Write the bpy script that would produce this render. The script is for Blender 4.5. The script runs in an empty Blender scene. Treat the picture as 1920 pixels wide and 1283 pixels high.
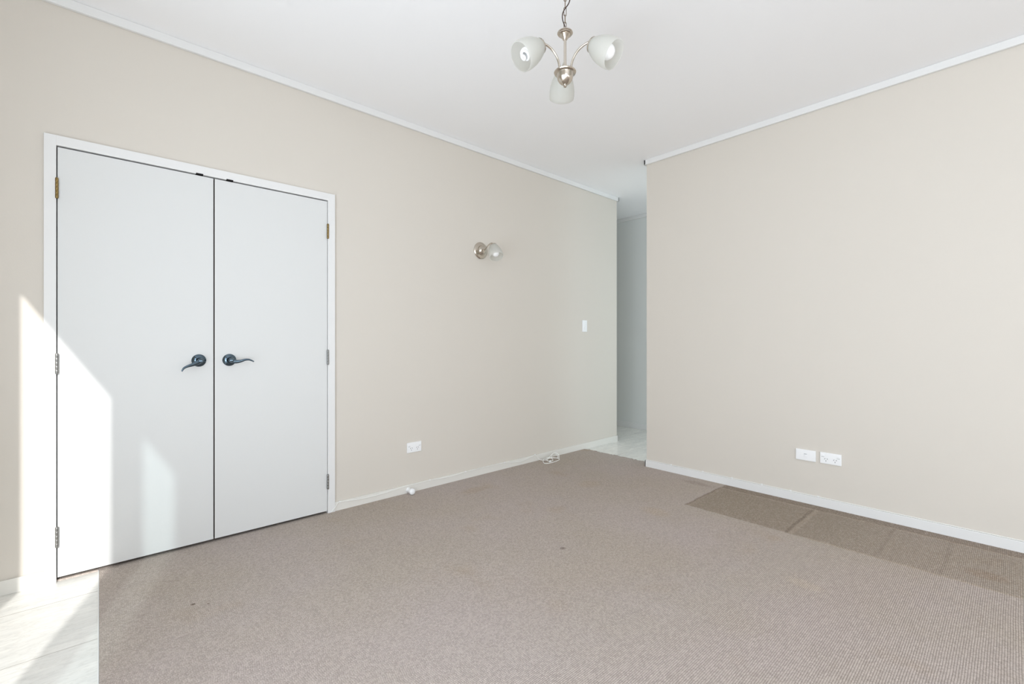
import bpy, bmesh, math, random
from mathutils import Vector, Matrix
random.seed(7)
S = bpy.context.scene
COL = S.collection
PI = math.pi
R = math.radians

# ------------------------------------------------------------------ camera
YAW = 0.735658
CAMH = 1.08
cam_d = bpy.data.cameras.new('camera')
cam_d.sensor_width = 36.0
cam_d.sensor_fit = 'HORIZONTAL'
cam_d.lens = 36.0 * 855.03 / 1920.0
cam_d.shift_y = -0.00101
cam_d.clip_start = 0.02
cam = bpy.data.objects.new('camera', cam_d)
COL.objects.link(cam)
cam.location = (0, 0, CAMH)
cam.rotation_euler = (PI / 2, 0, -YAW)
S.camera = cam

# ------------------------------------------------------------------ sky, sun, daylight, fill lights, exposure
w = bpy.data.worlds.new('sky')
S.world = w
w.use_nodes = True
bg = w.node_tree.nodes['Background']
bg.inputs[0].default_value = (0.86, 0.93, 1.0, 1)
bg.inputs[1].default_value = 1.2

SUN = Vector((0.2647, 0.8607, -0.4352))
sd = bpy.data.lights.new('sun', 'SUN')
sd.energy = 3.5
sd.angle = R(0.8)
sd.color = (1.0, 0.98, 0.95)
so = bpy.data.objects.new('sun', sd)
COL.objects.link(so)
so.location = (-3, -6, 5)
so.rotation_euler = SUN.to_track_quat('-Z', 'Y').to_euler()


def area(name, loc, direction, sx, sy, power, color=(1, 1, 1)):
    d = bpy.data.lights.new(name, 'AREA')
    d.shape = 'RECTANGLE'
    d.size, d.size_y = sx, sy
    d.energy = power
    d.color = color
    o = bpy.data.objects.new(name, d)
    COL.objects.link(o)
    o.location = loc
    o.rotation_euler = Vector(direction).to_track_quat('-Z', 'Y').to_euler()
    return o


# daylight through the glazed slider; the other area lights are added fill
LC = (0.86, 0.945, 1.04)
HC = (0.82, 0.93, 1.0)
area('slider_daylight', (-0.64, 0.60, 1.02), (1, 0, 0), 1.85, 1.85, 28, LC)
area('ceiling_fill', (-0.60, 0.60, 0.8), (1, 0, 1.0), 1.85, 0.8, 23, LC)  # added uplight to brighten the ceiling
area('side_fill', (-0.64, -2.9, 1.25), (1, 0, 0), 4.6, 2.2, 98, LC)  # added fill in front of solid wall, no window here
area('rear_fill', (1.4, -5.90, 0.6), (0, 1, 0.3), 3.8, 1.0, 50, LC)  # added fill from behind the camera, the rear wall has no opening
area('hall_side_fill', (3.66, 0.75, 1.3), (1, 0, 0), 2.2, 2.2, 16, HC)  # added fill for the hall, no doorway behind it
area('hall_fill', (4.28, 0.3, 1.2), (0, 1, 0), 1.2, 2.2, 13, HC)  # added fill towards the hall end of the door wall

S.view_settings.view_transform = 'Standard'
S.view_settings.look = 'None'
S.view_settings.gamma = 1.0
S.view_settings.use_curve_mapping = False
S.view_settings.exposure = 0.0
S.cycles.max_bounces = 12
S.cycles.diffuse_bounces = 8
S.cycles.use_denoising = True

# ------------------------------------------------------------------ materials


def lin(r, g, b):
    f = lambda c: (c / 255 / 12.92) if c / 255 <= 0.04045 else ((c / 255 + 0.055) / 1.055) ** 2.4
    return (f(r), f(g), f(b), 1)


class NT:
    """small helper around one material's node tree"""

    def __init__(self, name):
        self.m = bpy.data.materials.new(name)
        self.m.use_nodes = True
        self.t = self.m.node_tree
        self.b = self.t.nodes['Principled BSDF']
        self.out = self.t.nodes['Material Output']
        self._c = None

    def n(self, kind, **kw):
        x = self.t.nodes.new(kind)
        for k, v in kw.items():
            setattr(x, k, v)
        return x

    def put(self, sock, v):
        if isinstance(v, (int, float)):
            sock.default_value = v
        elif isinstance(v, (tuple, list)):
            sock.default_value = v
        else:
            self.t.links.new(v, sock)

    def math(self, op, a, b=0.0, c=None, clamp=False):
        x = self.n('ShaderNodeMath', operation=op, use_clamp=clamp)
        self.put(x.inputs[0], a)
        self.put(x.inputs[1], b)
        if c is not None:
            self.put(x.inputs[2], c)
        return x.outputs[0]

    def coords(self):
        if self._c is None:
            tc = self.n('ShaderNodeTexCoord')
            sp = self.n('ShaderNodeSeparateXYZ')
            self.t.links.new(tc.outputs['Object'], sp.inputs[0])
            self._c = (tc.outputs['Object'], sp.outputs[0], sp.outputs[1], sp.outputs[2])
        return self._c

    def noise(self, scale, detail=2.0, rough=0.5, vec=None):
        x = self.n('ShaderNodeTexNoise')
        x.inputs['Scale'].default_value = scale
        x.inputs['Detail'].default_value = detail
        x.inputs['Roughness'].default_value = rough
        self.put(x.inputs['Vector'], vec if vec is not None else self.coords()[0])
        return x.outputs['Fac']

    def ramp(self, v, lo, hi, smooth=True):
        x = self.n('ShaderNodeMapRange', interpolation_type='SMOOTHSTEP' if smooth else 'LINEAR')
        self.put(x.inputs['Value'], v)
        x.inputs['From Min'].default_value = lo
        x.inputs['From Max'].default_value = hi
        return x.outputs[0]

    def mix(self, f, a, b, mode='MIX'):
        x = self.n('ShaderNodeMix', data_type='RGBA', blend_type=mode)
        self.put(x.inputs[0], f)
        self.put(x.inputs[6], a)
        self.put(x.inputs[7], b)
        return x.outputs[2]

    def bump(self, h, strength, dist):
        x = self.n('ShaderNodeBump')
        x.inputs['Strength'].default_value = strength
        x.inputs['Distance'].default_value = dist
        self.t.links.new(h, x.inputs['Height'])
        self.t.links.new(x.outputs[0], self.b.inputs['Normal'])

    def set(self, **kw):
        for k, v in kw.items():
            self.put(self.b.inputs[k.replace('_', ' ')], v)


def paint(name, col, rough=0.55, var=0.02, bump=0.06, spec=0.3, bscale=260):
    k = NT(name)
    c2 = tuple(x * (1 - var) for x in col[:3]) + (1,)
    k.set(Base_Color=k.mix(k.noise(1.7, 3), col, c2), Roughness=rough)
    k.b.inputs['Specular IOR Level'].default_value = spec
    if bump:
        k.bump(k.noise(bscale, 2), bump, 0.002)
    return k.m


def metal(name, col, rough=0.25):
    k = NT(name)
    k.set(Base_Color=k.mix(k.noise(40, 2), col, tuple(x * 0.92 for x in col[:3]) + (1,)), Metallic=1.0, Roughness=rough)
    return k.m


M = {}
M['wall'] = paint('beige_wall_paint', lin(215, 209, 200), 0.6, 0.015, 0.10, 0.25)
M['hallwall'] = paint('white_hall_paint', lin(226, 228, 226), 0.6, 0.015, 0.10, 0.25)
M['ceil'] = paint('white_ceiling_paint', lin(246, 246, 247), 0.8, 0.008, 0.05, 0.15)
M['trim'] = paint('white_gloss_trim', lin(229, 229, 228), 0.35, 0.01, 0.03, 0.45)
M['door'] = paint('white_door_paint', lin(219, 220, 219), 0.42, 0.012, 0.05, 0.4, 120)
M['skirt'] = paint('cream_skirting_paint', lin(226, 224, 218), 0.4, 0.01, 0.03, 0.4)
M['edge'] = paint('gap_shade_edge', lin(82, 66, 54), 0.8, 0.1, 0, 0.1)  # dark brown puts the shade of the door gaps on the leaf edges
M['closet'] = paint('dark_closet_shade', lin(92, 78, 66), 0.8, 0.1, 0, 0.1)  # interior colour darkened so the gaps round the doors look shaded
M['plastic'] = paint('white_plastic', lin(243, 244, 245), 0.3, 0.005, 0, 0.5)
M['cable'] = paint('white_cable_plastic', lin(238, 238, 234), 0.4, 0.01, 0, 0.4)
M['slot'] = paint('dark_socket_slot', lin(45, 45, 48), 0.6, 0.05, 0, 0.2)
M['mark'] = paint('grey_moulded_mark', lin(165, 168, 172), 0.5, 0.05, 0, 0.2)
M['cord'] = paint('brown_cord', lin(62, 46, 38), 0.5, 0.1, 0, 0.3)
M['nickel'] = metal('brushed_nickel', lin(205, 196, 184), 0.20)
M['chain'] = metal('bronzed_chain', lin(142, 126, 108), 0.3)
M['chrome'] = metal('dark_chrome', lin(96, 112, 124), 0.09)
M['brass'] = metal('aged_brass', lin(150, 128, 84), 0.35)
M['steel'] = metal('steel_hinge', lin(150, 150, 148), 0.35)
M['darkmetal'] = metal('dark_catch_metal', lin(48, 46, 46), 0.45)
M['alu'] = metal('aluminium', lin(200, 202, 204), 0.4)


def frosted():
    k = NT('frosted_glass')
    k.set(Base_Color=k.mix(k.noise(9, 3), lin(236, 235, 231), lin(228, 227, 222)), Roughness=0.28)
    k.b.inputs['Specular IOR Level'].default_value = 0.5
    tr = k.n('ShaderNodeBsdfTranslucent')
    tr.inputs[0].default_value = lin(240, 240, 237)
    mx = k.n('ShaderNodeMixShader')
    mx.inputs[0].default_value = 0.68
    k.t.links.new(k.b.outputs[0], mx.inputs[1])
    k.t.links.new(tr.outputs[0], mx.inputs[2])
    tp = k.n('ShaderNodeBsdfTransparent')
    m2 = k.n('ShaderNodeMixShader')
    m2.inputs[0].default_value = 0.12
    k.t.links.new(mx.outputs[0], m2.inputs[1])
    k.t.links.new(tp.outputs[0], m2.inputs[2])
    k.t.links.new(m2.outputs[0], k.out.inputs[0])
    return k.m


M['frost'] = frosted()
M['bulb'] = paint('white_bulb_glass', lin(250, 250, 250), 0.2, 0.0, 0, 0.5)


def tinted_pane():
    k = NT('tinted_window_glass')
    tp = k.n('ShaderNodeBsdfTransparent')
    tp.inputs[0].default_value = (0.50, 0.56, 0.57, 1)
    gl = k.n('ShaderNodeBsdfGlossy')
    gl.inputs['Roughness'].default_value = 0.03
    mx = k.n('ShaderNodeMixShader')
    mx.inputs[0].default_value = 0.06
    k.t.links.new(tp.outputs[0], mx.inputs[1])
    k.t.links.new(gl.outputs[0], mx.inputs[2])
    k.t.links.new(mx.outputs[0], k.out.inputs[0])
    return k.m


M['pane'] = tinted_pane()


def tile_mat(name, gx, gy, pitch):
    k = NT(name)
    vec, x, y, z = k.coords()

    def joint(c, off):
        f = k.math('FRACT', k.math('ADD', k.math('DIVIDE', k.math('SUBTRACT', c, off), pitch), 100.5))
        d = k.math('ABSOLUTE', k.math('SUBTRACT', f, 0.5))
        return k.math('LESS_THAN', d, 0.0016 / pitch)
    j = k.math('MAXIMUM', joint(x, gx), joint(y, gy))
    warp = k.n('ShaderNodeMapping')
    warp.inputs['Rotation'].default_value = (0, 0, R(28))
    warp.inputs['Scale'].default_value = (1.6, 7.0, 1)
    k.t.links.new(vec, warp.inputs[0])
    n1 = k.noise(2.2, 6, 0.62, warp.outputs[0])
    n2 = k.noise(7.0, 5, 0.6, warp.outputs[0])
    vein = k.ramp(k.math('ABSOLUTE', k.math('SUBTRACT', n2, 0.5)), 0.05, 0.0)
    base = k.mix(k.ramp(n1, 0.35, 0.72), lin(238, 237, 232), lin(222, 222, 218))
    base = k.mix(k.math('MULTIPLY', vein, 0.35), base, lin(196, 194, 188))
    base = k.mix(j, base, lin(176, 172, 164))
    k.set(Base_Color=base, Roughness=0.32)
    k.b.inputs['Specular IOR Level'].default_value = 0.4
    h = k.math('SUBTRACT', k.math('MULTIPLY', n1, 0.2), j)
    k.bump(h, 0.3, 0.002)
    return k.m


M['tile'] = tile_mat('marbled_tile', -0.40, 2.252, 0.4285)
M['halltile'] = tile_mat('marbled_hall_tile', 4.48, 2.552, 0.445)


def carpet_mat():
    k = NT('ribbed_loop_carpet')
    vec, x, y, z = k.coords()
    wob = k.math('MULTIPLY', k.math('SUBTRACT', k.noise(4, 2), 0.5), 0.005)
    yy = k.math('ADD', y, wob)
    # rows of loops run along X
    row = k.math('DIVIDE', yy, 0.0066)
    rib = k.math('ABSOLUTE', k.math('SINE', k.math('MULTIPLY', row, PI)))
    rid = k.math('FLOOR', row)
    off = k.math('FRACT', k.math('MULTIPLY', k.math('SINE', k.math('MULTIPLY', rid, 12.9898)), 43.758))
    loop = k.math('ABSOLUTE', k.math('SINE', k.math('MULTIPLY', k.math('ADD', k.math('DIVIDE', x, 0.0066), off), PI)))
    wn = k.n('ShaderNodeTexWhiteNoise', noise_dimensions='2D')
    cv = k.n('ShaderNodeCombineXYZ')
    k.put(cv.inputs[0], rid)
    k.put(cv.inputs[1], k.math('FLOOR', k.math('ADD', k.math('DIVIDE', x, 0.0066), off)))
    k.t.links.new(cv.outputs[0], wn.inputs['Vector'])
    each = wn.outputs['Value']          # every loop of yarn has its own tone
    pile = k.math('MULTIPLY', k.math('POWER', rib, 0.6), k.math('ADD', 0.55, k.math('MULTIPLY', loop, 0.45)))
    fleck = k.noise(230, 2, 0.7)
    # worn tone of the walked-on carpet
    tone = k.noise(1.15, 3, 0.55)
    base = k.mix(k.ramp(tone, 0.32, 0.68), lin(197, 186, 180), lin(193, 182, 170))
    t2 = k.noise(2.6, 2, 0.5)
    base = k.mix(k.math('MULTIPLY', k.ramp(t2, 0.60, 0.80), 0.55), base, lin(184, 165, 140))
    base = k.mix(k.math('MULTIPLY', k.ramp(k.noise(3.3, 2, 0.5), 0.66, 0.8), 0.35), base, lin(196, 184, 176))

    def band(c, lo, hi, soft):
        a = k.ramp(c, lo - soft, lo + soft)
        b = k.ramp(c, hi + soft, hi - soft)
        return k.math('MULTIPLY', a, b)

    def line(c, at, wd):
        return k.ramp(k.math('ABSOLUTE', k.math('SUBTRACT', c, at)), wd, wd * 0.25)

    jx = k.math('ADD', x, k.math('MULTIPLY', k.math('SUBTRACT', k.noise(14, 2), 0.5), 0.02))
    jy = k.math('ADD', y, k.math('MULTIPLY', k.math('SUBTRACT', k.noise(11, 2), 0.5), 0.02))
    # unworn strip where a sofa stood along the right-hand wall, with its pressed lines
    patch = k.math('MULTIPLY', k.ramp(jx, 2.862, 2.878), k.ramp(jy, 1.470, 1.452))
    patch = k.math('MULTIPLY', patch, k.math('ADD', 0.62, k.math('MULTIPLY', k.ramp(jy, 0.25, 0.95), 0.33)))
    base = k.mix(patch, base, lin(160, 148, 132))
    wallstrip = k.math('MULTIPLY', k.ramp(jx, 3.385, 3.40), k.ramp(jy, 1.47, 1.44))
    base = k.mix(k.math('MULTIPLY', wallstrip, 0.6), base, lin(140, 126, 112))
    inx = k.math('MULTIPLY', k.ramp(x, 2.86, 2.88), k.ramp(x, 3.40, 3.385))
    gro = None
    for at, s in ((1.462, 1.0), (0.872, 1.0), (0.47, 0.35), (0.232, 0.35)):
        g = k.math('MULTIPLY', k.math('MULTIPLY', line(jy, at, 0.012), inx), s)
        gro = g if gro is None else k.math('MAXIMUM', gro, g)
    base = k.mix(k.math('MULTIPLY', gro, 0.55), base, lin(118, 105, 92))
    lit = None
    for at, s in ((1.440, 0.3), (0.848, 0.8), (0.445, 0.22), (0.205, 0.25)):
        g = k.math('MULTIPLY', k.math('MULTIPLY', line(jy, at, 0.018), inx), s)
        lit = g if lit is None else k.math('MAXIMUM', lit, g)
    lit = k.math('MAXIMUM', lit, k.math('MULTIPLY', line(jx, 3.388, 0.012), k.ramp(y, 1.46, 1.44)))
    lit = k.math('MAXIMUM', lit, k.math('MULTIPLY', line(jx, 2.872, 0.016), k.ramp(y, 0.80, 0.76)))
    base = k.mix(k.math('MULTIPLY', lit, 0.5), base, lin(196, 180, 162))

    def spot(cx, cy, rx, ry):
        dx = k.math('DIVIDE', k.math('SUBTRACT', jx, cx), rx)
        dy = k.math('DIVIDE', k.math('SUBTRACT', jy, cy), ry)
        d = k.math('SQRT', k.math('ADD', k.math('MULTIPLY', dx, dx), k.math('MULTIPLY', dy, dy)))
        return k.ramp(d, 1.0, 0.35)
    base = k.mix(k.math('MULTIPLY', spot(3.03, 0.09, 0.07, 0.10), 0.4), base, lin(156, 132, 108))
    base = k.mix(k.math('MULTIPLY', spot(2.32, 0.63, 0.055, 0.11), 0.55), base, lin(208, 194, 178))
    base = k.mix(k.math('MULTIPLY', spot(2.61, 1.53, 0.09, 0.13), 0.4), base, lin(198, 180, 156))
    base = k.mix(k.math('MULTIPLY', spot(2.01, 2.63, 0.16, 0.08), 0.45), base, lin(186, 168, 144))
    base = k.mix(k.math('MULTIPLY', spot(2.74, 2.16, 0.14, 0.10), 0.35), base, lin(190, 172, 148))
    base = k.mix(k.math('MULTIPLY', spot(1.787, 1.581, 0.022, 0.022), 0.7), base, lin(110, 98, 90))
    base = k.mix(k.math('MULTIPLY', spot(0.287, 2.264, 0.012, 0.012), 0.8), base, lin(96, 80, 68))
    base = k.mix(k.math('MULTIPLY', spot(0.332, 2.229, 0.007, 0.007), 0.8), base, lin(96, 80, 68))
    base = k.mix(k.math('MULTIPLY', spot(3.36, 1.62, 0.06, 0.16), 0.35), base, lin(146, 132, 120))
    # yarn flecks and painted shade in the gaps between the loops
    base = k.mix(k.math('MULTIPLY', k.ramp(fleck, 0.62, 0.30), 0.55), base, k.mix(0.6, base, lin(118, 105, 97)))
    base = k.mix(k.math('MULTIPLY', k.ramp(k.noise(140, 3, 0.75), 0.50, 0.70), 0.45), base, lin(222, 211, 203))
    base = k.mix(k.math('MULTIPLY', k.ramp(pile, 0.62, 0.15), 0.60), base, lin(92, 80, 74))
    base = k.mix(k.math('MULTIPLY', k.ramp(each, 0.55, 0.0, False), 0.20), base, lin(112, 100, 92))
    base = k.mix(k.math('MULTIPLY', k.ramp(each, 0.60, 1.0, False), 0.16), base, lin(228, 217, 209))
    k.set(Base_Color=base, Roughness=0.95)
    k.b.inputs['Specular IOR Level'].default_value = 0.05
    h = k.math('ADD', pile, k.math('MULTIPLY', fleck, 0.35))
    h = k.math('SUBTRACT', h, k.math('MULTIPLY', gro, 1.2))
    k.bump(h, 0.55, 0.003)
    return k.m


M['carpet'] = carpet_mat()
M['yarn'] = paint('frayed_yarn', lin(150, 136, 124), 0.9, 0.1, 0, 0.1)

# ------------------------------------------------------------------ mesh helpers


def add_box(bm, lo, hi, bevel=0.0, seg=2):
    vs = [bm.verts.new((x, y, z)) for x in (lo[0], hi[0]) for y in (lo[1], hi[1]) for z in (lo[2], hi[2])]
    F = [(0, 1, 3, 2), (4, 6, 7, 5), (0, 4, 5, 1), (2, 3, 7, 6), (0, 2, 6, 4), (1, 5, 7, 3)]
    fs = [bm.faces.new([vs[i] for i in f]) for f in F]
    if bevel:
        es = list({e for f in fs for e in f.edges})
        bmesh.ops.bevel(bm, geom=es, offset=bevel, segments=seg, profile=0.7, affect='EDGES')
    return vs


def add_lathe(bm, prof, mat=Matrix(), n=32, cap0=True, cap1=True):
    """prof: (radius, height along local +Z)"""
    rings = []
    for r, h in prof:
        if r < 1e-6:
            rings.append([bm.verts.new(mat @ Vector((0, 0, h)))])
        else:
            rings.append([bm.verts.new(mat @ Vector((r * math.cos(2 * PI * i / n), r * math.sin(2 * PI * i / n), h))) for i in range(n)])
    for a, b in zip(rings, rings[1:]):
        for i in range(n):
            j = (i + 1) % n
            if len(a) == 1 and len(b) == 1:
                continue
            if len(a) == 1:
                bm.faces.new((a[0], b[j], b[i]))
            elif len(b) == 1:
                bm.faces.new((a[i], a[j], b[0]))
            else:
                bm.faces.new((a[i], a[j], b[j], b[i]))
    if cap0 and len(rings[0]) > 1:
        bm.faces.new(rings[0][::-1])
    if cap1 and len(rings[-1]) > 1:
        bm.faces.new(rings[-1])


def smooth_path(pts, n=8, closed=False):
    P = [Vector(p) for p in pts]
    out = []
    m = len(P)
    for i in range(m if closed else m - 1):
        if closed:
            p0, p1, p2, p3 = P[(i - 1) % m], P[i], P[(i + 1) % m], P[(i + 2) % m]
        else:
            p0, p1, p2, p3 = P[max(i - 1, 0)], P[i], P[i + 1], P[min(i + 2, m - 1)]
        for k in range(n):
            t = k / n
            out.append(0.5 * ((2 * p1) + (p2 - p0) * t + (2 * p0 - 5 * p1 + 4 * p2 - p3) * t * t + (3 * p1 - p0 - 3 * p2 + p3) * t ** 3))
    if not closed:
        out.append(P[-1])
    return out


def add_tube(bm, pts, rad, n=10, closed=False, squash=None):
    """rad: a number or one per point; squash: (axis vector, factor) flattens the section along an axis"""
    P = [Vector(p) for p in pts]
    m = len(P)
    rr = rad if isinstance(rad, (list, tuple)) else [rad] * m
    up = None
    rings = []
    for i, p in enumerate(P):
        if closed:
            d = (P[(i + 1) % m] - P[(i - 1) % m]).normalized()
        else:
            d = (P[min(i + 1, m - 1)] - P[max(i - 1, 0)]).normalized()
        if up is None:
            up = Vector((0, 0, 1)) if abs(d.z) < 0.9 else Vector((1, 0, 0))
        s = d.cross(up).normalized()
        up = s.cross(d).normalized()
        ring = []
        for k in range(n):
            a = 2 * PI * k / n
            v = (s * math.cos(a) + up * math.sin(a)) * rr[i]
            if squash:
                ax, f = squash
                v = v - ax * v.dot(ax) * (1 - f)
            ring.append(bm.verts.new(p + v))
        rings.append(ring)
    pairs = list(zip(rings, rings[1:])) + ([(rings[-1], rings[0])] if closed else [])
    for a, b in pairs:
        for k in range(n):
            j = (k + 1) % n
            bm.faces.new((a[k], a[j], b[j], b[k]))
    if not closed:
        bm.faces.new(rings[0][::-1])
        bm.faces.new(rings[-1])


def obj(name, bm, mat, parent=None, smooth=False, origin=None):
    bmesh.ops.recalc_face_normals(bm, faces=bm.faces)
    if origin is not None:
        bmesh.ops.translate(bm, verts=bm.verts, vec=-Vector(origin))
    me = bpy.data.meshes.new(name)
    bm.to_mesh(me)
    bm.free()
    me.materials.append(mat)
    if smooth:
        for p in me.polygons:
            p.use_smooth = True
        try:
            me.set_sharp_from_angle(angle=R(40))
        except Exception:
            pass
    o = bpy.data.objects.new(name, me)
    COL.objects.link(o)
    if origin is not None:
        o.location = origin
    if parent is not None:
        o.parent = parent
    return o


def struct(name, bm, mat, parent=None, smooth=False):
    o = obj(name, bm, mat, parent, smooth)
    if parent is None:
        o['kind'] = 'structure'
    return o


def thing(name, label, cat, loc, rot=(0, 0, 0), group=None):
    o = bpy.data.objects.new(name, None)
    COL.objects.link(o)
    o.empty_display_size = 0.05
    o.location = loc
    o.rotation_euler = rot
    o['label'] = label
    o['category'] = cat
    if group:
        o['group'] = group
    return o


def tag(o, label, cat, group=None):
    o['label'] = label
    o['category'] = cat
    if group:
        o['group'] = group
    return o


def align(p, d):
    """matrix that puts local +Z along d at p"""
    return Matrix.Translation(Vector(p)) @ Vector(d).to_track_quat('Z', 'Y').to_matrix().to_4x4()


# ------------------------------------------------------------------ the room
D = 2.909      # door wall
E = 3.497      # right-hand wall
EY = 2.134     # where the right-hand wall ends
LE = 4.168     # where the door wall ends
HX = 4.955     # far wall of the hall
CZ = 2.638     # ceiling
WX = -0.663    # glazed wall
YB = -6.0     # wall behind the camera
HY = 6.2       # far end of the hall
FZ = -0.008    # tile level

DX0, DX1, DZ = -0.155, 1.074, 1.972    # rough opening of the double door

bm = bmesh.new()
add_box(bm, (WX - 0.2, D, FZ), (DX0, D + 0.1, CZ))
add_box(bm, (DX1, D, FZ), (LE, D + 0.1, CZ))
add_box(bm, (DX0, D, DZ), (DX1, D + 0.1, CZ))
add_box(bm, (LE - 0.1, D + 0.1, FZ), (LE, HY, CZ))
struct('wall_left', bm, M['wall'])

bm = bmesh.new()
add_box(bm, (E, YB, FZ), (E + 0.1, EY, CZ))
struct('wall_right', bm, M['wall'])

bm = bmesh.new()
add_box(bm, (HX, YB, FZ), (HX + 0.1, HY, CZ))
struct('wall_hall', bm, M['hallwall'])

bm = bmesh.new()
add_box(bm, (LE, HY, FZ), (HX + 0.1, HY + 0.1, CZ))
struct('wall_hall_end', bm, M['hallwall'])

bm = bmesh.new()
add_box(bm, (WX - 0.2, YB - 0.1, FZ), (HX + 0.1, YB, CZ))
struct('wall_rear', bm, M['wall'])

# glazed wall beside the camera: an open slider and one fixed pane
A0, A1, B0, B1, HZ = 0.5265, 1.574, -0.2845, 0.217, 2.005
WT = 0.03
bm = bmesh.new()
add_box(bm, (WX - WT, A1, FZ), (WX, D, CZ))
add_box(bm, (WX - WT, B1, FZ), (WX, A0, CZ))  # added pier, out of view, keeps sun off between the two patches
add_box(bm, (WX - WT, YB, FZ), (WX, B0, CZ))
add_box(bm, (WX - WT, A0, HZ), (WX, A1, CZ))
add_box(bm, (WX - WT, B0, HZ), (WX, B1, CZ))
struct('wall_glazed', bm, M['wall'])
bm = bmesh.new()
add_box(bm, (WX - 0.022, B0, FZ + 0.03), (WX - 0.016, B1, HZ))
struct('window_1', bm, M['pane'])

bm = bmesh.new()
add_box(bm, (WX - 0.2, YB - 0.1, CZ), (HX + 0.1, HY + 0.1, CZ + 0.08))
struct('ceiling', bm, M['ceil'])

# tile by the glazed wall, tile in the hall, bare slab under the carpet
bm = bmesh.new()
add_box(bm, (WX - 0.2, YB - 0.1, FZ - 0.06), (0.05, D + 0.0, FZ))
struct('floor', bm, M['tile'])
bm = bmesh.new()
add_box(bm, (3.54, YB - 0.1, FZ - 0.06), (HX + 0.1, HY + 0.1, FZ))
struct('floor_hall', bm, M['halltile'])
bm = bmesh.new()
add_box(bm, (0.05, YB - 0.1, FZ - 0.06), (3.54, D, FZ))
struct('floor_slab', bm, M['hallwall'])

# closet behind the double door
bm = bmesh.new()
add_box(bm, (DX0 - 0.1, D + 0.62, FZ), (DX1 + 0.1, D + 0.66, CZ))
add_box(bm, (DX0 - 0.1, D + 0.1, FZ), (DX0 - 0.06, D + 0.62, CZ))
add_box(bm, (DX1 + 0.06, D + 0.1, FZ), (DX1 + 0.1, D + 0.62, CZ))
struct('wall_closet', bm, M['closet'])
bm = bmesh.new()
add_box(bm, (DX0 - 0.06, D, FZ - 0.06), (DX1 + 0.06, D + 0.62, -0.001))
struct('floor_closet', bm, M['carpet'])

# fitted carpet, frayed where it meets the hall tiles
bm = bmesh.new()
poly = [(0.0, YB), (E - 0.012, YB), (E - 0.012, EY + 0.014), (E + 0.1, EY + 0.014)]
N = 60
for i in range(N + 1):
    t = i / N
    x = 3.620 + (3.602 - 3.620) * t + 0.006 * math.sin(t * 23) + random.uniform(-0.006, 0.006)
    poly.append((x, 2.20 + (D - 0.0125 - 2.20) * t))
poly += [(DX1 + 0.02, D - 0.0125), (DX1 - 0.012, D - 0.0125), (DX1 - 0.012, D), (0.0, D)]
top = [bm.verts.new((x, y, 0)) for x, y in poly]
bot = [bm.verts.new((x, y, FZ)) for x, y in poly]
bm.faces.new(top)
bm.faces.new(bot[::-1])
for i in range(len(poly)):
    j = (i + 1) % len(poly)
    bm.faces.new((top[i], bot[i], bot[j], top[j]))
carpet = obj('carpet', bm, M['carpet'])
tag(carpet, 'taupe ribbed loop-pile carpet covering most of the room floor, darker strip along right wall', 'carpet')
bm = bmesh.new()
for i in range(70):
    y = random.uniform(2.22, 2.86)
    x = 3.618 - 0.016 * (y - 2.22) / 0.65
    l = random.uniform(0.008, 0.028)
    a = random.uniform(-0.9, 0.9)
    p = [(x - 0.006, y, -0.002), (x + l * 0.5, y + a * l * 0.3, -0.001), (x + l * math.cos(a), y + l * math.sin(a), -0.0045)]
    add_tube(bm, p, 0.0016, 5)
fr = obj('frayed_edge', bm, M['yarn'], carpet)
fr['kind'] = 'stuff'
fr['label'] = 'loose yarn along the cut edge at the hall tiles'
bm = bmesh.new()
add_box(bm, (-0.0045, YB, FZ), (-0.0005, D - 0.0005, -0.0008), 0.0015)
struct('trim_1', bm, M['trim'])

# ------------------------------------------------------------------ skirtings and cornices
SK, ST = 0.056, 0.012


def skirting(bm, lo, hi):
    add_box(bm, lo, hi, 0.003)


bm = bmesh.new()
skirting(bm, (WX, D - ST, FZ), (-0.1832, D - 0.0002, SK))
struct('baseboard_left', bm, M['skirt'])
bm = bmesh.new()
skirting(bm, (1.1085, D - ST, FZ), (LE + ST, D - 0.0002, SK))
skirting(bm, (LE + 0.0002, D - ST, FZ), (LE + ST, HY, SK))
struct('baseboard_door_wall', bm, M['skirt'])
bm = bmesh.new()
skirting(bm, (E - ST, YB, FZ), (E - 0.0002, EY + ST, SK))
skirting(bm, (E - ST, EY + 0.0002, FZ), (E + 0.1 + ST, EY + ST, SK))
struct('baseboard_right', bm, M['trim'])
bm = bmesh.new()
skirting(bm, (HX - ST, YB, FZ), (HX - 0.0002, HY, SK))
struct('baseboard_hall', bm, M['trim'])

CT, CB = 0.018, 2.595
bm = bmesh.new()
add_box(bm, (WX, D - CT, CB), (LE + CT, D - 0.0002, CZ - 0.0005), 0.004)
add_box(bm, (LE + 0.0002, D - CT, CB), (LE + CT, HY, CZ - 0.0005), 0.004)
struct('trim_2', bm, M['trim'])
bm = bmesh.new()
add_box(bm, (E - CT, YB, CB), (E - 0.0002, EY + CT, CZ - 0.0005), 0.004)
add_box(bm, (E - CT, EY + 0.0002, CB), (E + 0.1 + CT, EY + CT, CZ - 0.0005), 0.004)
struct('trim_3', bm, M['trim'])
bm = bmesh.new()
add_box(bm, (HX - CT, YB, CB), (HX - 0.0002, HY, CZ - 0.0005), 0.004)
struct('trim_4', bm, M['trim'])

# ------------------------------------------------------------------ double door
FY = D - 0.018          # face of the frame
FX0, FX1, FT = -0.183, 1.1075, 2.006
IX0, IX1, IT = -0.143, 1.0625, 1.9605
LY = D - 0.012          # face of the leaves
LT = 1.9545
LB = 0.014
MID = 0.4585

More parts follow.
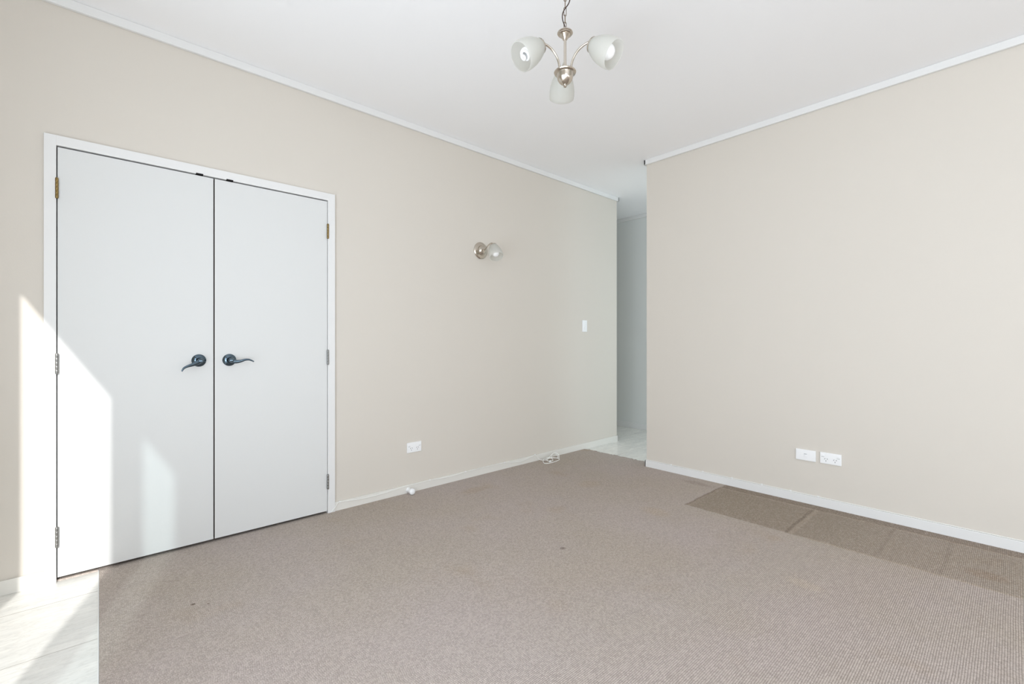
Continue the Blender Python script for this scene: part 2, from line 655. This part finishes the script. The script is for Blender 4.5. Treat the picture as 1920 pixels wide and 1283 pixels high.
bm = bmesh.new()
add_box(bm, (FX0, FY, FZ), (IX0, D - 0.0002, FT), 0.003)
add_box(bm, (IX1, FY, FZ), (FX1, D - 0.0002, FT), 0.003)
add_box(bm, (IX0 - 0.002, FY, IT), (IX1 + 0.002, D - 0.0002, FT), 0.003)
# jamb lining behind the face
add_box(bm, (DX0 + 0.0005, D, FZ), (IX0, D + 0.1, DZ - 0.001))
add_box(bm, (IX1, D, FZ), (DX1 - 0.0005, D + 0.1, DZ - 0.001))
add_box(bm, (IX0, D, IT), (IX1, D + 0.1, DZ - 0.001))
frame = struct('trim_5', bm, M['trim'])
for cx in (0.393, 0.531):
    bm = bmesh.new()
    add_box(bm, (cx - 0.016, FY - 0.0015, IT - 0.002), (cx + 0.016, D + 0.02, IT + 0.0045), 0.001)
    o = obj('strike_plate', bm, M['darkmetal'], frame)
    o['label'] = 'dark metal catch plate in the frame head'

HINGE_Z = (1.767, 0.978, 0.198)


def door_leaf(name, x0, x1, hinge_x, hand):
    """hand: +1 for the leaf hinged on the left"""
    bm = bmesh.new()
    add_box(bm, (x0, LY, LB), (x1, LY + 0.036, LT), 0.0015)
    leaf = struct(name, bm, M['door'])
    leaf.data.materials.append(M['edge'])
    for p in leaf.data.polygons:
        if abs(p.normal.y) < 0.05 and max(abs(p.normal.x), abs(p.normal.z)) > 0.95:
            p.material_index = 1
    for k, z in enumerate(HINGE_Z):
        bm = bmesh.new()
        for q in range(5):   # five knuckles
            za = z - 0.045 + q * 0.018
            add_lathe(bm, [(0.0052, 0.0006), (0.0058, 0.0018), (0.0058, 0.0162), (0.0052, 0.0174)],
                      Matrix.Translation((hinge_x, LY - 0.0085, za)), 14)
        add_lathe(bm, [(0.0, -0.003), (0.005, -0.001), (0.005, 0.091), (0.0, 0.094)], Matrix.Translation((hinge_x, LY - 0.0085, z - 0.045)), 12)
        obj('hinge', bm, M['brass'] if (k == 0) else M['steel'], leaf, True)
        bm = bmesh.new()   # leaf plates folded in the gap
        add_box(bm, (hinge_x - 0.0042, LY - 0.008, z - 0.045), (hinge_x + 0.0042, LY + 0.003, z + 0.045))
        obj('hinge_plate', bm, M['darkmetal'], leaf)
    return leaf


def handle(leaf, cx, cz, pts, rads):
    """round rose with a wave lever"""
    bm = bmesh.new()
    m = align((cx, LY, cz), (0, -1, 0))
    add_lathe(bm, [(0.0325, 0.0), (0.0328, 0.0035), (0.0315, 0.0055), (0.0155, 0.0105), (0.0140, 0.013), (0.0120, 0.020), (0.0115, 0.040)], m, 40)
    h = obj('handle', bm, M['chrome'], leaf, True)
    bm = bmesh.new()
    add_lathe(bm, [(0.0, 0.066), (0.0085, 0.065), (0.0120, 0.061), (0.0125, 0.054), (0.0125, 0.042), (0.0115, 0.038)], m, 28)
    pp = smooth_path(pts, 8)
    rr = []
    for i in range(len(pp)):
        t = i / (len(pp) - 1) * (len(rads) - 1)
        a = min(int(t), len(rads) - 2)
        rr.append(rads[a] + (rads[a + 1] - rads[a]) * (t - a))
    add_tube(bm, pp, rr, 14, squash=(Vector((0, 1, 0)), 0.62))
    obj('lever', bm, M['chrome'], h, True)


leafA = door_leaf('door_1', IX0 + 0.0035, MID - 0.0028, IX0 + 0.002, 1)
leafB = door_leaf('door_2', MID + 0.0028, IX1 - 0.0025, IX1 - 0.001, -1)
yl = LY - 0.054
handle(leafA, 0.390, 0.977,
       [(0.392, yl, 0.977), (0.372, yl - 0.004, 0.966), (0.352, yl - 0.010, 0.957), (0.332, yl - 0.014, 0.950), (0.317, yl - 0.016, 0.941), (0.309, yl - 0.018, 0.926)],
       [0.0115, 0.0115, 0.0082, 0.0062, 0.0050, 0.0030])
handle(leafB, 0.529, 0.976,
       [(0.527, yl, 0.976), (0.548, yl - 0.004, 0.968), (0.572, yl - 0.010, 0.9705), (0.592, yl - 0.014, 0.977), (0.612, yl - 0.016, 0.977), (0.634, yl - 0.018, 0.966)],
       [0.0115, 0.0105, 0.0078, 0.0060, 0.0050, 0.0030])

# ------------------------------------------------------------------ plates on the walls


def wall_frame(loc, wall):
    """empties on the walls: local X along the wall (to the viewer's right), local Y up, local Z out of the wall"""
    return (PI / 2, 0, 0) if wall == 'L' else (PI / 2, 0, -PI / 2)


def double_socket(loc, wall, label):
    t = thing('power_socket', label, 'power outlet', loc, wall_frame(loc, wall), 'double power outlets low on the walls')
    bm = bmesh.new()
    add_box(bm, (-0.058, -0.036, 0.0005), (0.058, 0.036, 0.009), 0.003, 3)
    obj('plate', bm, M['plastic'], t, True)
    for s in (-1, 1):
        cx = 0.0245 * s
        bm = bmesh.new()   # slanted pair and earth slot
        for (dx, dy, a) in ((-0.0068, -0.004, 30), (0.0068, -0.004, -30), (0.0, -0.017, 0)):
            v = add_box(bm, (-0.0011, -0.0042, 0.0086), (0.0011, 0.0042, 0.0094))
            bmesh.ops.rotate(bm, verts=v, cent=(0, 0, 0), matrix=Matrix.Rotation(R(-a), 3, 'Z'))
            bmesh.ops.translate(bm, verts=v, vec=(cx + dx, dy, 0))
        obj('pin_slots', bm, M['slot'], t)
        bm = bmesh.new()
        add_box(bm, (s * 0.042 - 0.008, 0.010, 0.0086), (s * 0.042 + 0.008, 0.024, 0.0112), 0.001)
        r = obj('rocker_switch', bm, M['plastic'], t, True)
        bm = bmesh.new()
        add_box(bm, (s * 0.042 - 0.008, 0.0065, 0.0086), (s * 0.042 + 0.008, 0.0085, 0.0093))
        obj('switch_mark', bm, M['mark'], r)
    return t


double_socket((1.680, D, 0.317), 'L', 'white double power socket on the left wall to the right of the cupboard doors')
double_socket((E, 0.800, 0.320), 'R', 'white double power socket on the right wall, right of the blank-faced data plate')

t = thing('data_plate', 'white wall plate with small centre port, left of the power socket on right wall', 'wall plate', (E, 0.940, 0.319), wall_frame(None, 'R'))
bm = bmesh.new()
add_box(bm, (-0.058, -0.036, 0.0005), (0.058, 0.036, 0.009), 0.003, 3)
obj('plate', bm, M['plastic'], t, True)
bm = bmesh.new()
add_box(bm, (-0.010, -0.013, 0.0086), (0.010, 0.013, 0.0105), 0.0008)
p = obj('port_module', bm, M['plastic'], t, True)
bm = bmesh.new()
add_box(bm, (-0.0085, 0.006, 0.0100), (0.0085, 0.0095, 0.0110))
obj('port_shutter', bm, M['mark'], p)

t = thing('light_switch', 'small upright white light switch on the left wall near the hall opening', 'light switch', (3.612, D, 1.230), wall_frame(None, 'L'))
bm = bmesh.new()
add_box(bm, (-0.036, -0.058, 0.0005), (0.036, 0.058, 0.008), 0.003, 3)
obj('plate', bm, M['plastic'], t, True)
for yy in (0.020, -0.020):
    bm = bmesh.new()
    v = add_box(bm, (-0.010, yy - 0.014, 0.0075), (0.010, yy + 0.014, 0.0115), 0.0012)
    obj('rocker_switch', bm, M['plastic'], t, True)

# ------------------------------------------------------------------ white cables along the skirtings
CR = 0.0026
t = thing('cable', 'white cable along the left wall skirting, ending in a loose coil on the carpet', 'cable', (2.0, D - 0.02, 0.0))
o0 = Vector(t.location)
yk = D - ST - 0.0036
zt = SK + 0.0032
path = [(1.082, D - 0.0225, 0.004), (1.100, D - 0.0225, 0.022), (1.122, D - 0.0165, 0.046), (1.137, yk, 0.0535), (1.25, yk, 0.042), (1.363, yk, 0.039), (1.50, yk, 0.045),
        (1.60, yk, 0.0545), (1.70, yk, 0.0545), (1.803, yk, 0.056), (1.88, yk, 0.051), (1.963, yk, 0.047), (2.05, yk, 0.049), (2.128, yk, 0.0555), (2.33, yk, 0.055), (2.533, yk, 0.0545),
        (2.62, yk, 0.040), (2.712, yk, 0.030), (2.80, yk, 0.037), (2.868, yk, 0.052), (2.896, yk, 0.060), (2.912, yk - 0.004, 0.045), (2.925, yk - 0.012, 0.024), (2.94, yk - 0.03, 0.010)]
bm = bmesh.new()
add_tube(bm, [p - o0 for p in smooth_path(path, 6)], CR, 8)
obj('run', bm, M['cable'], t, True)
cx, cy = 3.0, D - 0.075
coil = [(2.94, yk - 0.03, 0.010), (2.985, cy - 0.005, 0.010), (3.04, cy + 0.02, 0.020), (3.105, cy + 0.035, 0.040), (3.130, cy + 0.02, 0.035), (3.115, cy - 0.02, 0.012), (3.05, cy - 0.005, 0.016), (2.97, cy + 0.015, 0.016),
        (2.925, cy - 0.015, 0.008), (2.905, cy - 0.055, 0.0035), (2.95, cy - 0.078, 0.0035), (3.02, cy - 0.075, 0.0035), (3.085, cy - 0.06, 0.0035), (3.11, cy - 0.035, 0.006), (3.07, cy - 0.010, 0.016),
        (3.00, cy + 0.010, 0.022), (2.965, cy - 0.015, 0.016), (2.975, cy - 0.05, 0.007), (3.02, cy - 0.045, 0.009), (3.035, cy - 0.02, 0.014), (3.07, cy + 0.02, 0.030), (3.118, cy + 0.02, 0.050), (3.145, cy + 0.0, 0.030), (3.12, cy - 0.03, 0.008)]
bm = bmesh.new()
add_tube(bm, [p - o0 for p in smooth_path(coil, 8)], 0.0032, 8)
obj('coil', bm, M['cable'], t, True)
bm = bmesh.new()
v = add_box(bm, (-0.016, -0.007, 0.0), (0.016, 0.007, 0.010), 0.002)
bmesh.ops.rotate(bm, verts=bm.verts, cent=(0, 0, 0), matrix=Matrix.Rotation(R(35), 3, 'Z'))
bmesh.ops.translate(bm, verts=bm.verts, vec=Vector((2.985, cy - 0.045, 0.001)) - o0)
obj('plug', bm, M['plastic'], t, True)


def clip(parent, p, along):
    bm = bmesh.new()
    if along == 'x':
        add_box(bm, (-0.0035, -0.0045, -0.0035), (0.0035, 0.0036, 0.0045), 0.0012)
        add_lathe(bm, [(0.0018, 0), (0.0018, 0.0025)], align((0.0065, 0.001, 0.0), (0, -1, 0)), 10)
        add_box(bm, (0.002, 0.0005, -0.003), (0.010, 0.0036, 0.003), 0.0008)
    else:
        add_box(bm, (-0.0045, -0.0035, -0.0035), (0.0036, 0.0035, 0.0045), 0.0012)
        add_box(bm, (0.0005, 0.002, -0.003), (0.0036, 0.010, 0.003), 0.0008)
    bmesh.ops.translate(bm, verts=bm.verts, vec=Vector(p) - Vector(parent.location))
    return obj('cable_clip', bm, M['plastic'], parent, True)


for cx_, cz_ in ((1.137, 0.0535), (1.803, 0.056), (2.128, 0.0555), (2.533, 0.0545), (2.896, 0.060)):
    clip(t, (cx_, yk, cz_), 'x')

t2 = thing('cable', 'thin white cable clipped along the top edge of the right wall skirting', 'cable', (E - 0.004, 1.0, SK))
xk = E - 0.0042
ys = [EY - 0.01, 1.903, 1.639, 1.417, 1.211, 1.029, 0.867]
pp = [(xk, EY + 0.002, zt)]
for a, b in zip(ys, ys[1:]):
    pp += [(xk, a, zt + 0.0002), (xk, (a + b) / 2, zt + 0.0002)]
pp += [(xk, 0.867, zt), (xk, 0.4, zt), (xk, -0.4, zt), (xk, -1.2, zt), (xk, -2.2, zt)]
bm = bmesh.new()
add_tube(bm, [Vector(p) - Vector(t2.location) for p in smooth_path(pp, 3)], 0.0023, 8)
obj('run', bm, M['cable'], t2, True)
for y_ in ys[1:]:
    clip(t2, (xk, y_, zt + 0.001), 'y')

# ------------------------------------------------------------------ door stop on the skirting
t = thing('door_stop', 'stubby white door stop on the skirting right of the cupboard doors', 'door stop', (1.628, D - ST, 0.0225))
bm = bmesh.new()
add_lathe(bm, [(0.017, 0.0003), (0.017, 0.003), (0.014, 0.006), (0.0125, 0.012), (0.012, 0.040)], align((0, 0, 0), (0, -1, 0)), 24)
obj('post', bm, M['plastic'], t, True)
bm = bmesh.new()
add_lathe(bm, [(0.012, 0.040), (0.0185, 0.041), (0.0215, 0.045), (0.0220, 0.054), (0.0205, 0.062), (0.015, 0.0675), (0.007, 0.070), (0.0, 0.0705)], align((0, 0, 0), (0, -1, 0)), 28)
obj('bumper', bm, M['plastic'], t, True)

# ------------------------------------------------------------------ glass shades and bulbs
SHADE = [(0.024, 0.0), (0.031, 0.004), (0.040, 0.020), (0.0495, 0.042), (0.0565, 0.066), (0.0600, 0.090), (0.0605, 0.108), (0.0590, 0.122)]


def shade_bm(m, k=1.0, kl=1.0, n=48):
    th = 0.0028
    outer = [(r * k, h * k * kl) for r, h in SHADE]
    inner = [((r - th) * k, (h + (0.003 if i == 0 else 0)) * k * kl) for i, (r, h) in enumerate(SHADE)]
    loop = outer + [((SHADE[-1][0] - th * 0.5) * k, (SHADE[-1][1] + 0.0014) * k * kl)] + inner[::-1]
    bm = bmesh.new()
    add_lathe(bm, loop, m, n, False, False)
    # close the neck ring
    return bm


def cap_bm(m, k=1.0):
    bm = bmesh.new()
    add_lathe(bm, [(0.0, -0.017), (0.008, -0.0165), (0.013, -0.013), (0.026, -0.006), (0.0315, -0.001), (0.0325, 0.006), (0.0305, 0.0062), (0.028, 0.001), (0.0, 0.001)],
              m @ Matrix.Scale(k, 4), 36, False, False)
    return bm


def globe_bm(m, k=1.0):
    bm = bmesh.new()
    prof = [(0.013, 0.004), (0.013, 0.030), (0.015, 0.036)]
    c, r = 0.068, 0.0265
    for i in range(3, 15):
        a = PI - PI * (i - 0) / 14
        prof.append((r * math.sin(a), c + r * math.cos(a)))
    prof.append((0.0, c + r))
    add_lathe(bm, prof, m @ Matrix.Scale(k, 4), 28)
    return bm


def spiral_bm(m):
    bm = bmesh.new()
    add_lathe(bm, [(0.013, 0.004), (0.019, 0.012), (0.019, 0.040), (0.015, 0.044)], m, 24)
    for ph in (0, PI):
        pts = []
        for i in range(70):
            u = i / 69
            rr = 0.0195 * (1.0 - 0.85 * max(0, (u - 0.82) / 0.18) ** 1.5)
            a = ph + u * 2.4 * 2 * PI
            pts.append(m @ Vector((rr * math.cos(a), rr * math.sin(a), 0.046 + u * 0.054)))
        add_tube(bm, pts, 0.0052, 10)
    return bm


# ------------------------------------------------------------------ three-arm ceiling light
a_ = (1059.5 - 960) / 855.03
dirx, diry = math.sin(YAW) + a_ * math.cos(YAW), math.cos(YAW) - a_ * math.sin(YAW)
T0 = 1.85
CX, CY = dirx * T0, diry * T0
away = PI / 2 - YAW - 0.04
ch = thing('chandelier', 'brushed nickel three-arm ceiling light with frosted glass shades hanging on a chain', 'ceiling light', (CX, CY, CZ))
Z = lambda z: z - CZ      # world height to local

bm = bmesh.new()
add_lathe(bm, [(0.055, 0.0), (0.055, -0.006), (0.048, -0.014), (0.022, -0.026), (0.010, -0.030), (0.0, -0.031)], Matrix(), 36)
obj('ceiling_rose', bm, M['nickel'], ch, True)

# chain
chain_top, chain_bot = -0.030, Z(2.342)
nl = 9
pitch = (chain_top - chain_bot) / nl
for i in range(nl):   # links turned a quarter from one to the next
    zc = chain_top - pitch * (i + 0.5)
    a = away + PI / 2 + (R(12) if i % 2 == 0 else R(78)) + random.uniform(-0.15, 0.15)
    hx, hz = 0.0052, pitch * 0.5 + 0.0022
    pts = []
    for k in range(20):
        th = 2 * PI * k / 20
        cxx = hx * math.cos(th)
        czz = (hz - hx) * (1 if math.sin(th) >= 0 else -1) + hx * math.sin(th)
        pts.append((cxx * math.cos(a), cxx * math.sin(a), zc + czz))
    bm = bmesh.new()
    add_tube(bm, pts, 0.0014, 8, True)
    obj('chain_link', bm, M['chain'], ch, True)
# supply cord weaving around the chain
side = Vector((math.cos(away - PI / 2), math.sin(away - PI / 2), 0))
fwd = Vector((math.cos(away), math.sin(away), 0))
pts = []
for zz, sx, fx in ((-0.03, 0.004, 0.004), (-0.08, -0.010, 0.006), (-0.125, 0.002, -0.008), (-0.152, 0.015, -0.007), (-0.174, 0.0195, -0.006), (-0.196, 0.013, -0.008), (-0.213, 0.001, -0.008), (-0.228, -0.008, -0.008), (-0.243, -0.0115, -0.007),
                   (-0.262, -0.0095, -0.006), (-0.278, -0.003, -0.004), (-0.290, 0.001, -0.001), (-0.300, 0.001, 0.0)):
    pts.append(side * sx + fwd * fx + Vector((0, 0, zz)))
bm = bmesh.new()
add_tube(bm, smooth_path(pts, 6), 0.0021, 8)
obj('cord', bm, M['cord'], ch, True)

# upper canopy, stem, hub
bm = bmesh.new()
z0 = Z(2.341)
bm_pts = [(0.0035, 0.002), (0.006, -0.002), (0.020, -0.004), (0.0305, -0.009), (0.0315, -0.013), (0.0275, -0.0155), (0.0275, -0.018), (0.022, -0.0195), (0.022, -0.022), (0.0115, -0.034), (0.0085, -0.040), (0.0062, -0.042)]
add_lathe(bm, [(r, z0 + h) for r, h in bm_pts], Matrix(), 40)
add_tube(bm, [(0.006 * math.cos(q) * math.cos(away + 1.2), 0.006 * math.cos(q) * math.sin(away + 1.2), z0 + 0.004 + 0.007 * math.sin(q)) for q in [2 * PI * i / 16 for i in range(16)]], 0.0014, 8, True)
obj('canopy', bm, M['nickel'], ch, True)
bm = bmesh.new()
add_lathe(bm, [(0.0058, Z(2.303)), (0.0058, Z(2.172))], Matrix(), 20)
obj('stem', bm, M['nickel'], ch, True)
zh = Z(2.173)
bm = bmesh.new()
add_lathe(bm, [(r, h * 0.88) for r, h in [(0.0, 0.008), (0.012, 0.008), (0.030, 0.005), (0.0430, 0.000), (0.0450, -0.004), (0.0430, -0.008), (0.0350, -0.011), (0.0335, -0.016), (0.0325, -0.028), (0.0290, -0.040), (0.0230, -0.050), (0.0150, -0.0575),
               (0.0065, -0.061), (0.0050, -0.064), (0.0068, -0.067), (0.0060, -0.071), (0.0, -0.074)]], Matrix.Translation((0, 0, zh)), 48)
obj('hub', bm, M['nickel'], ch, True)

ARM_R, ARM_Z = 0.104, Z(2.252)
TH = R(38)
for i, (ang, kind) in enumerate(((0, 'globe'), (2 * PI / 3, 'spiral'), (-2 * PI / 3, 'globe'))):
    a = away + ang
    u = Vector((math.cos(a), math.sin(a), 0))
    up = Vector((0, 0, 1))
    dn = (u * math.cos(TH) - up * math.sin(TH))
    end = u * ARM_R + up * ARM_Z
    z1 = zh + 0.004
    pts = []
    for q in range(11):
        th = R(88) * q / 10
        pts.append(u * (ARM_R - (ARM_R - 0.027) * math.cos(th)) + up * (z1 + (ARM_Z + 0.004 - z1) * math.sin(th)))
    pts.append(end + u * 0.004 + up * 0.001)
    bm = bmesh.new()
    add_tube(bm, smooth_path(pts, 8), 0.0046, 12)
    arm = obj('arm', bm, M['nickel'], ch, True)
    m = align(end + dn * 0.016, dn)
    obj('shade_holder', cap_bm(m, 0.92), M['nickel'], arm, True)
    obj('shade', shade_bm(m, 0.92), M['frost'], ch, True)
    obj('bulb', spiral_bm(m) if kind == 'spiral' else globe_bm(m, 1.15), M['bulb'], ch, True)

# ------------------------------------------------------------------ wall light
wl = thing('wall_light', 'small nickel wall light with one frosted glass shade on the left wall', 'wall light', (2.289, D, 1.811))
bm = bmesh.new()
add_lathe(bm, [(0.068, 0.0005), (0.068, 0.005), (0.063, 0.010), (0.054, 0.0125), (0.050, 0.0125), (0.046, 0.015)], align((0, 0, 0), (0, -1, 0)), 48)
obj('backplate', bm, M['nickel'], wl, True)
bm = bmesh.new()
add_lathe(bm, [(0.040, 0.012), (0.0395, 0.020), (0.036, 0.029), (0.028, 0.037), (0.017, 0.0425), (0.0, 0.0445)], align((0, 0, 0), (0, -1, 0)), 40)
obj('dome', bm, M['nickel'], wl, True)
pts = [(0, -0.040, -0.003), (0, -0.062, 0.002), (0, -0.082, 0.018), (0, -0.112, 0.034), (0, -0.136, 0.040), (0, -0.152, 0.036), (-0.001, -0.158, 0.026)]
bm = bmesh.new()
add_tube(bm, smooth_path(pts, 8), 0.0045, 12)
arm = obj('arm', bm, M['nickel'], wl, True)
dn = Vector((-0.12, -0.50, -0.86)).normalized()
m = align(Vector((-0.001, -0.158, 0.028)) + dn * 0.014, dn)
obj('shade_holder', cap_bm(m, 0.92), M['nickel'], arm, True)
obj('shade', shade_bm(m, 0.92), M['frost'], wl, True)
obj('bulb', globe_bm(m, 1.12), M['bulb'], wl, True)
